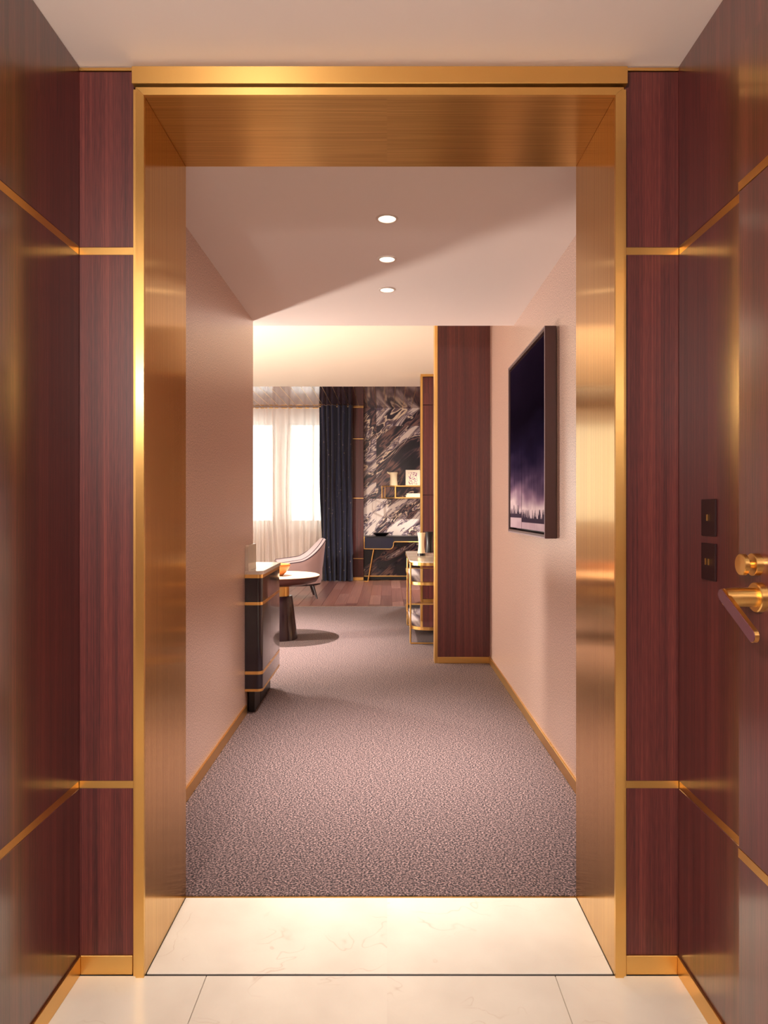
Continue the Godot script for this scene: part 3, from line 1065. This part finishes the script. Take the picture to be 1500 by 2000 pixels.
func build_armchair() -> void:
	var t := thing("armchair", "low barrel armchair upholstered in dusty pink with a striped rim", "armchair")
	t.position = P(-1.27, 0.0, 9.95)
	t.rotation_degrees.y = 12.0
	# the chair faces -x; the shell runs in a horseshoe from arm front round the back
	var n := 48
	var path := []
	for i in n + 1:
		var u := lerpf(-1.0, 1.0, float(i) / n)
		var a := u * 1.95
		path.append([Vector3(-0.03 + cos(a) * 0.36 - (0.16 * smoothstep(0.75, 1.0, absf(u))), 0, sin(a) * 0.33 + 0.06 * signf(u) * smoothstep(0.75, 1.0, absf(u))), Vector3(cos(a), 0, sin(a)), absf(u)])
	var outer := []
	for k in 12:
		outer.append([])
	var rim_path := []
	var rim_path_in := []
	for p in path:
		var up: float = 0.545 + 0.30 * (1.0 - smoothstep(0.06, 0.86, p[2])) - 0.03 * smoothstep(0.8, 1.0, p[2])
		var out_dir: Vector3 = p[1]
		for k in 6:
			var v := k / 5.0
			outer[k].append(p[0] + out_dir * (0.0 + 0.05 * v - 0.02 * (1.0 - v)) + Vector3.UP * lerpf(0.215, up - 0.02, v))
		var crest: Vector3 = p[0] + out_dir * 0.05
		outer[6].append(crest + out_dir * -0.004 + Vector3.UP * (up - 0.006))
		outer[7].append(crest + out_dir * -0.03 + Vector3.UP * (up + 0.012))
		outer[8].append(crest + out_dir * -0.062 + Vector3.UP * (up + 0.006))
		outer[9].append(crest + out_dir * -0.085 + Vector3.UP * (up - 0.02))
		outer[10].append(crest + out_dir * -0.1 + Vector3.UP * lerpf(0.4, up, 0.5))
		outer[11].append(crest + out_dir * -0.11 + Vector3.UP * 0.38)
		rim_path.append(crest + out_dir * 0.002 + Vector3.UP * (up - 0.012))
		rim_path_in.append(crest + out_dir * -0.036 + Vector3.UP * (up + 0.012))
	var st := mb()
	sheet(st, outer.slice(0, 7))
	var shell := part("shell", st, M.upholstery, t, "dusty pink outer shell")
	st = mb()
	sheet(st, outer.slice(6, 12))
	part("lining", st, M.lining, t, "greyer padded inside")
	for q in [rim_path, rim_path_in]:
		st = mb()
		tube(st, q, 0.006, 8)
		part("piping", st, M.piping, shell, "dark piping")
	for s in [0, n]:
		st = mb()
		var pts := []
		for k in 12:
			pts.append(outer[k][s])
		var nrm := Vector3(-1, 0, 0.3 * (1 if s == n else -1)).normalized()
		poly(st, pts, nrm)
		part("arm_front", st, M.upholstery, t)
	# seat
	st = mb()
	var o := PackedVector2Array()
	for i in 33:
		var a := lerpf(-1.95, 1.95, i / 32.0)
		o.append(Vector2(-0.03 + cos(a) * 0.335, sin(a) * 0.3))
	o.append(Vector2(-0.36, 0.24))
	o.append(Vector2(-0.36, -0.24))
	prism(st, o, 1, 0.225, 0.42, true)
	part("seat", st, M.lining, t)
	st = mb()
	prism(st, o, 1, 0.19, 0.225, true)
	part("seat_frame", st, M.dark_leg, t, "dark wooden seat frame")
	for q in [[0.17, 0.2], [0.17, -0.2], [-0.19, 0.2], [-0.19, -0.2]]:
		st = mb()
		tube(st, [Vector3(q[0], 0.2, q[1]), Vector3(q[0] * 1.35, 0.0, q[1] * 1.2)], 0.022, 12, false, 0.012)
		part("leg", st, M.dark_leg, t)

func build_bar_console() -> void:
	var t := thing("console_table", "brass framed console with a marble top and mirrored shelves in the alcove", "console table")
	var xl := 0.213
	var xr := 0.75
	var dn := 6.37
	var df := 8.0
	var plan := func(g: float) -> PackedVector2Array:
		return rounded(Vector2(xl - g, -(df + g)), Vector2(xr + g, -(dn - g)), [0.06, 0.06, 0.18, 0.18], 10)
	var top := PY(1097, dn)
	var st := mb()
	prism(st, plan.call(-0.001), 1, top - 0.012, top, true)
	part("top", st, M.marble_top, t, "pale marble top")
	for s in [[top - 0.04, top - 0.012], [PY(1143.5, dn), PY(1138, dn)], [PY(1231.5, dn), PY(1225.5, dn)]]:
		# a hollow band: outer face only, as a rail of flat bar
		st = mb()
		var line: PackedVector2Array = plan.call(0.0)
		var inner: PackedVector2Array = plan.call(-0.012)
		for i in line.size():
			var j := (i + 1) % line.size()
			var e := line[j] - line[i]
			if e.length() < 1e-5:
				continue
			var nn := Vector2(e.y, -e.x).normalized()
			var mid := (line[i] + line[j]) / 2 - Vector2((xl + xr) / 2, -(dn + df) / 2)
			if nn.dot(mid) < 0:
				nn = -nn
			var n3 := Vector3(nn.x, 0, nn.y)
			var q := [line[i], line[j], inner[j], inner[i]]
			var v := func(p: Vector2, y: float) -> Vector3: return Vector3(p.x, y, p.y)
			poly(st, [v.call(q[0], s[0]), v.call(q[1], s[0]), v.call(q[1], s[1]), v.call(q[0], s[1])], n3)
			poly(st, [v.call(q[3], s[0]), v.call(q[2], s[0]), v.call(q[2], s[1]), v.call(q[3], s[1])], -n3)
			poly(st, [v.call(q[0], s[1]), v.call(q[1], s[1]), v.call(q[2], s[1]), v.call(q[3], s[1])], Vector3.UP)
			poly(st, [v.call(q[0], s[0]), v.call(q[1], s[0]), v.call(q[2], s[0]), v.call(q[3], s[0])], Vector3.DOWN)
		part("rail", st, M.brass, t, "flat brass rail")
	for y in [PY(1139, dn), PY(1227, dn)]:
		st = mb()
		prism(st, plan.call(-0.0125), 1, y - 0.008, y, true)
		part("shelf", st, M.mirror, t, "mirrored shelf")
	for q in [[xl + 0.008, 6.47], [xl + 0.008, 7.5], [xr - 0.008, 6.47], [xr - 0.008, 7.5]]:
		st = mb()
		tube(st, [P(q[0], 0.016, q[1]), P(q[0], top - 0.02, q[1])], 0.0085, 10)
		part("leg", st, M.brass, t)
	for d in [6.47, 7.5]:
		st = mb()
		tube(st, [P(xl + 0.008, 0.012, d), P(xr - 0.008, 0.012, d)], 0.008, 8)
		part("floor_bar", st, M.brass, t)
	# two flared vases
	var flare := func(r: float, h: float) -> Array:
		var p := [Vector2(0, 0), Vector2(r, 0)]
		for k in 13:
			var v := k / 12.0
			p.append(Vector2(r * (0.72 + 0.28 * pow(absf(2.0 * v - 0.95), 1.8)), h * v))
		p.append(Vector2(r * 0.8, h))
		p.append(Vector2(r * 0.6, h * 0.6))
		p.append(Vector2(0, h * 0.6))
		return p
	var a := thing("cream_vase", "cream waisted vase on a black foot standing on the brass console", "vase")
	a.position = P(0.36, top, 7.2)
	st = mb()
	lathe(st, flare.call(0.042, 0.215), 40, Vector3(0, 0.026, 0))
	part("vase_body", st, M.cream, a)
	st = mb()
	lathe(st, [Vector2(0, 0.026), Vector2(0.04, 0.026), Vector2(0.042, 0.024), Vector2(0.042, 0.0), Vector2(0, 0)], 40)
	part("foot", st, M.black, a)
	var b := thing("black_vase", "black waisted vase beside the cream one on the brass console", "vase")
	b.position = P(0.455, top + 0.02, 7.4)
	st = mb()
	lathe(st, flare.call(0.052, 0.225), 40)
	part("vase_body", st, M.black, b)
	var k := thing("book", "pale clothbound book lying under the black vase", "book")
	k.position = P(0.5, top, 7.4)
	pbox("cover", Vector3(-0.12, 0.0, -0.15), Vector3(0.12, 0.003, 0.15), M.upholstery, k, 0.0005)
	pbox("pages", Vector3(-0.117, 0.003, -0.147), Vector3(0.117, 0.017, 0.147), M.paper_white, k)
	pbox("cover", Vector3(-0.12, 0.017, -0.15), Vector3(0.12, 0.02, 0.15), M.upholstery, k, 0.0005)

func build_desk() -> void:
	var d := 12.0
	var t := thing("writing_desk", "slim black writing desk with a navy drawer box outlined in brass", "desk")
	var back := WD - 0.012
	var top := PY(1047.5, d)
	var xa := PX(711, d)
	var xb := 1.1
	var xm := PX(768, d)
	var low := PY(1072, d)
	var slim := PY(1058, d)
	pbox("desk_top", P(xa, top - 0.012, d), P(xb, top, back), M.black, t, 0.002)
	var st := mb()
	var o := PackedVector2Array([Vector2(xa + 0.012, top - 0.012), Vector2(xa + 0.012, low)])
	for k in 7:
		var a := PI / 2 * k / 6
		o.append(Vector2(xm - 0.07 + 0.07 * sin(a), low + 0.07 - 0.07 * cos(a)))
	o.append(Vector2(xm, top - 0.012))
	prism(st, o, 2, -back, -(d + 0.01), false)
	part("drawer_box", st, M.navy, t, "glossy navy drawer box")
	pbox("apron", P(xm, slim, d + 0.01), P(xb, top - 0.012, back), M.black, t)
	st = mb()
	var line := [P(xa + 0.005, top - 0.004, d), P(xa + 0.005, low, d)]
	for k in 7:
		var a := PI / 2 * k / 6
		line.append(P(xm - 0.07 + 0.075 * sin(a), low + 0.07 - 0.075 * cos(a), d))
	line.append(P(xm + 0.006, slim - 0.02, d))
	line.append(P(xm + 0.02, slim - 0.004, d))
	line.append(P(xb, slim - 0.004, d))
	for i in line.size() - 1:
		tube(st, [line[i], line[i + 1]], 0.0085, 8)
	part("brass_edging", st, M.brass, t)
	for q in [d + 0.03, back - 0.05]:
		st = mb()
		tube(st, [P(PX(730, d), low, q), P(PX(718.5, d), 0.012, q)], 0.012, 10)
		part("leg", st, M.brass, t)
		st = mb()
		tube(st, [P(xb - 0.1, slim, q), P(xb - 0.02, 0.012, q)], 0.012, 10)
		part("leg", st, M.brass, t)
	st = mb()
	tube(st, [P(PX(711, d), 0.01, d + 0.03), P(PX(719, d), 0.01, d + 0.03)], 0.01, 8)
	part("foot", st, M.brass, t)
	var b := thing("black_bowl", "shallow black fluted bowl on the writing desk", "bowl")
	b.position = P(PX(744, d), top, d + 0.18)
	st = mb()
	lathe(st, [Vector2(0, 0.008), Vector2(0.08, 0.012), Vector2(0.145, 0.055), Vector2(0.152, 0.055), Vector2(0.1, 0.008), Vector2(0.085, 0.0), Vector2(0, 0)], 40)
	part("bowl_body", st, M.black, b)

func build_shelf() -> void:
	var t := thing("wall_shelf", "open two tier brass shelf on the veined marble wall", "shelf")
	var d := 12.2
	var back := WD - 0.002
	var xa := PX(746, d)
	var xm := PX(771, d)
	var xb := 1.0
	var hi := PY(948, d)
	var lo := PY(971, d)
	for y in [hi, lo]:
		pbox("tier", P(xm, y - 0.024, d), P(xb, y, back), M.brass, t, 0.002)
		st_bar(t, [P(xa, y - 0.012, back - 0.02), P(xa, y - 0.012, d + 0.08), P(xm, y - 0.012, d + 0.01)], 0.008)
	pbox("upright", P(xm, lo, d), P(xm + 0.024, hi - 0.024, d + 0.024), M.brass, t, 0.002)
	pbox("upright", P(xm, lo, back - 0.03), P(xm + 0.024, hi - 0.024, back), M.brass, t, 0.002)
	st_bar(t, [P(xa, lo - 0.012, d + 0.08), P(xa, hi - 0.012, d + 0.08)], 0.008)
	st_bar(t, [P(PX(752, d), lo - 0.012, d + 0.06), P(PX(752, d), hi - 0.012, d + 0.06)], 0.006)
	var j := thing("cream_jug", "cream ceramic jug with a pinched lip on the brass shelf", "jug")
	j.position = P(PX(769, d), hi, d + 0.12)
	var st := mb()
	var prof := [Vector2(0, 0), Vector2(0.07, 0), Vector2(0.072, 0.01), Vector2(0.062, 0.12), Vector2(0.064, 0.19), Vector2(0.08, 0.235), Vector2(0.074, 0.235), Vector2(0.056, 0.18), Vector2(0.05, 0.06), Vector2(0, 0.05)]
	lathe(st, prof, 36)
	part("jug_body", st, M.cream, j)
	st = mb()
	tube(st, [Vector3(-0.06, 0.215, 0), Vector3(-0.1, 0.23, 0), Vector3(-0.118, 0.245, 0)], 0.022, 10, false, 0.008)
	part("spout", st, M.cream, j)
	var f := thing("art_book", "white book with a mauve printed cover standing on the brass shelf", "book")
	f.position = P(PX(807, d), hi, d + 0.14)
	var w := 0.13
	var h := PY(917, d) - hi
	pbox("pages", Vector3(-w, 0, -0.03), Vector3(w, h, 0.0), M.paper_white, f, 0.002)
	st = mb()
	var pts := [Vector3(-w, 0, 0.004), Vector3(w, 0, 0.004), Vector3(w, h, 0.004), Vector3(-w, h, 0.004)]
	var uv := [Vector2(0, 1), Vector2(1, 1), Vector2(1, 0), Vector2(0, 0)]
	for q in [[0, 1, 2], [0, 2, 3]]:
		tri(st, [pts[q[0]], pts[q[1]], pts[q[2]]], Vector3(0, 0, 1), [uv[q[0]], uv[q[1]], uv[q[2]]])
	part("cover", st, M.print, f, "printed cover")
	for k in 2:
		var b := thing("flat_book", ["pale book lying on the lower tier, bottom of the pair", "pale smaller book lying on top of its pair on the lower tier"][k], "book")
		b.position = P(PX(809, d), lo + k * 0.034, d + 0.13)
		var s := 0.15 - 0.015 * k
		pbox("cover", Vector3(-s, 0, -0.1), Vector3(s, 0.004, 0.1), M.paper_white, b, 0.0005)
		pbox("pages", Vector3(-s + 0.004, 0.004, -0.097), Vector3(s - 0.004, 0.03, 0.097), M.cream, b)
		pbox("cover", Vector3(-s, 0.03, -0.1), Vector3(s, 0.034, 0.1), M.paper_white, b, 0.0005)

func st_bar(parent: Node, pts: Array, r: float) -> void:
	var st := mb()
	tube(st, pts, r, 8)
	part("bar", st, M.brass, parent)
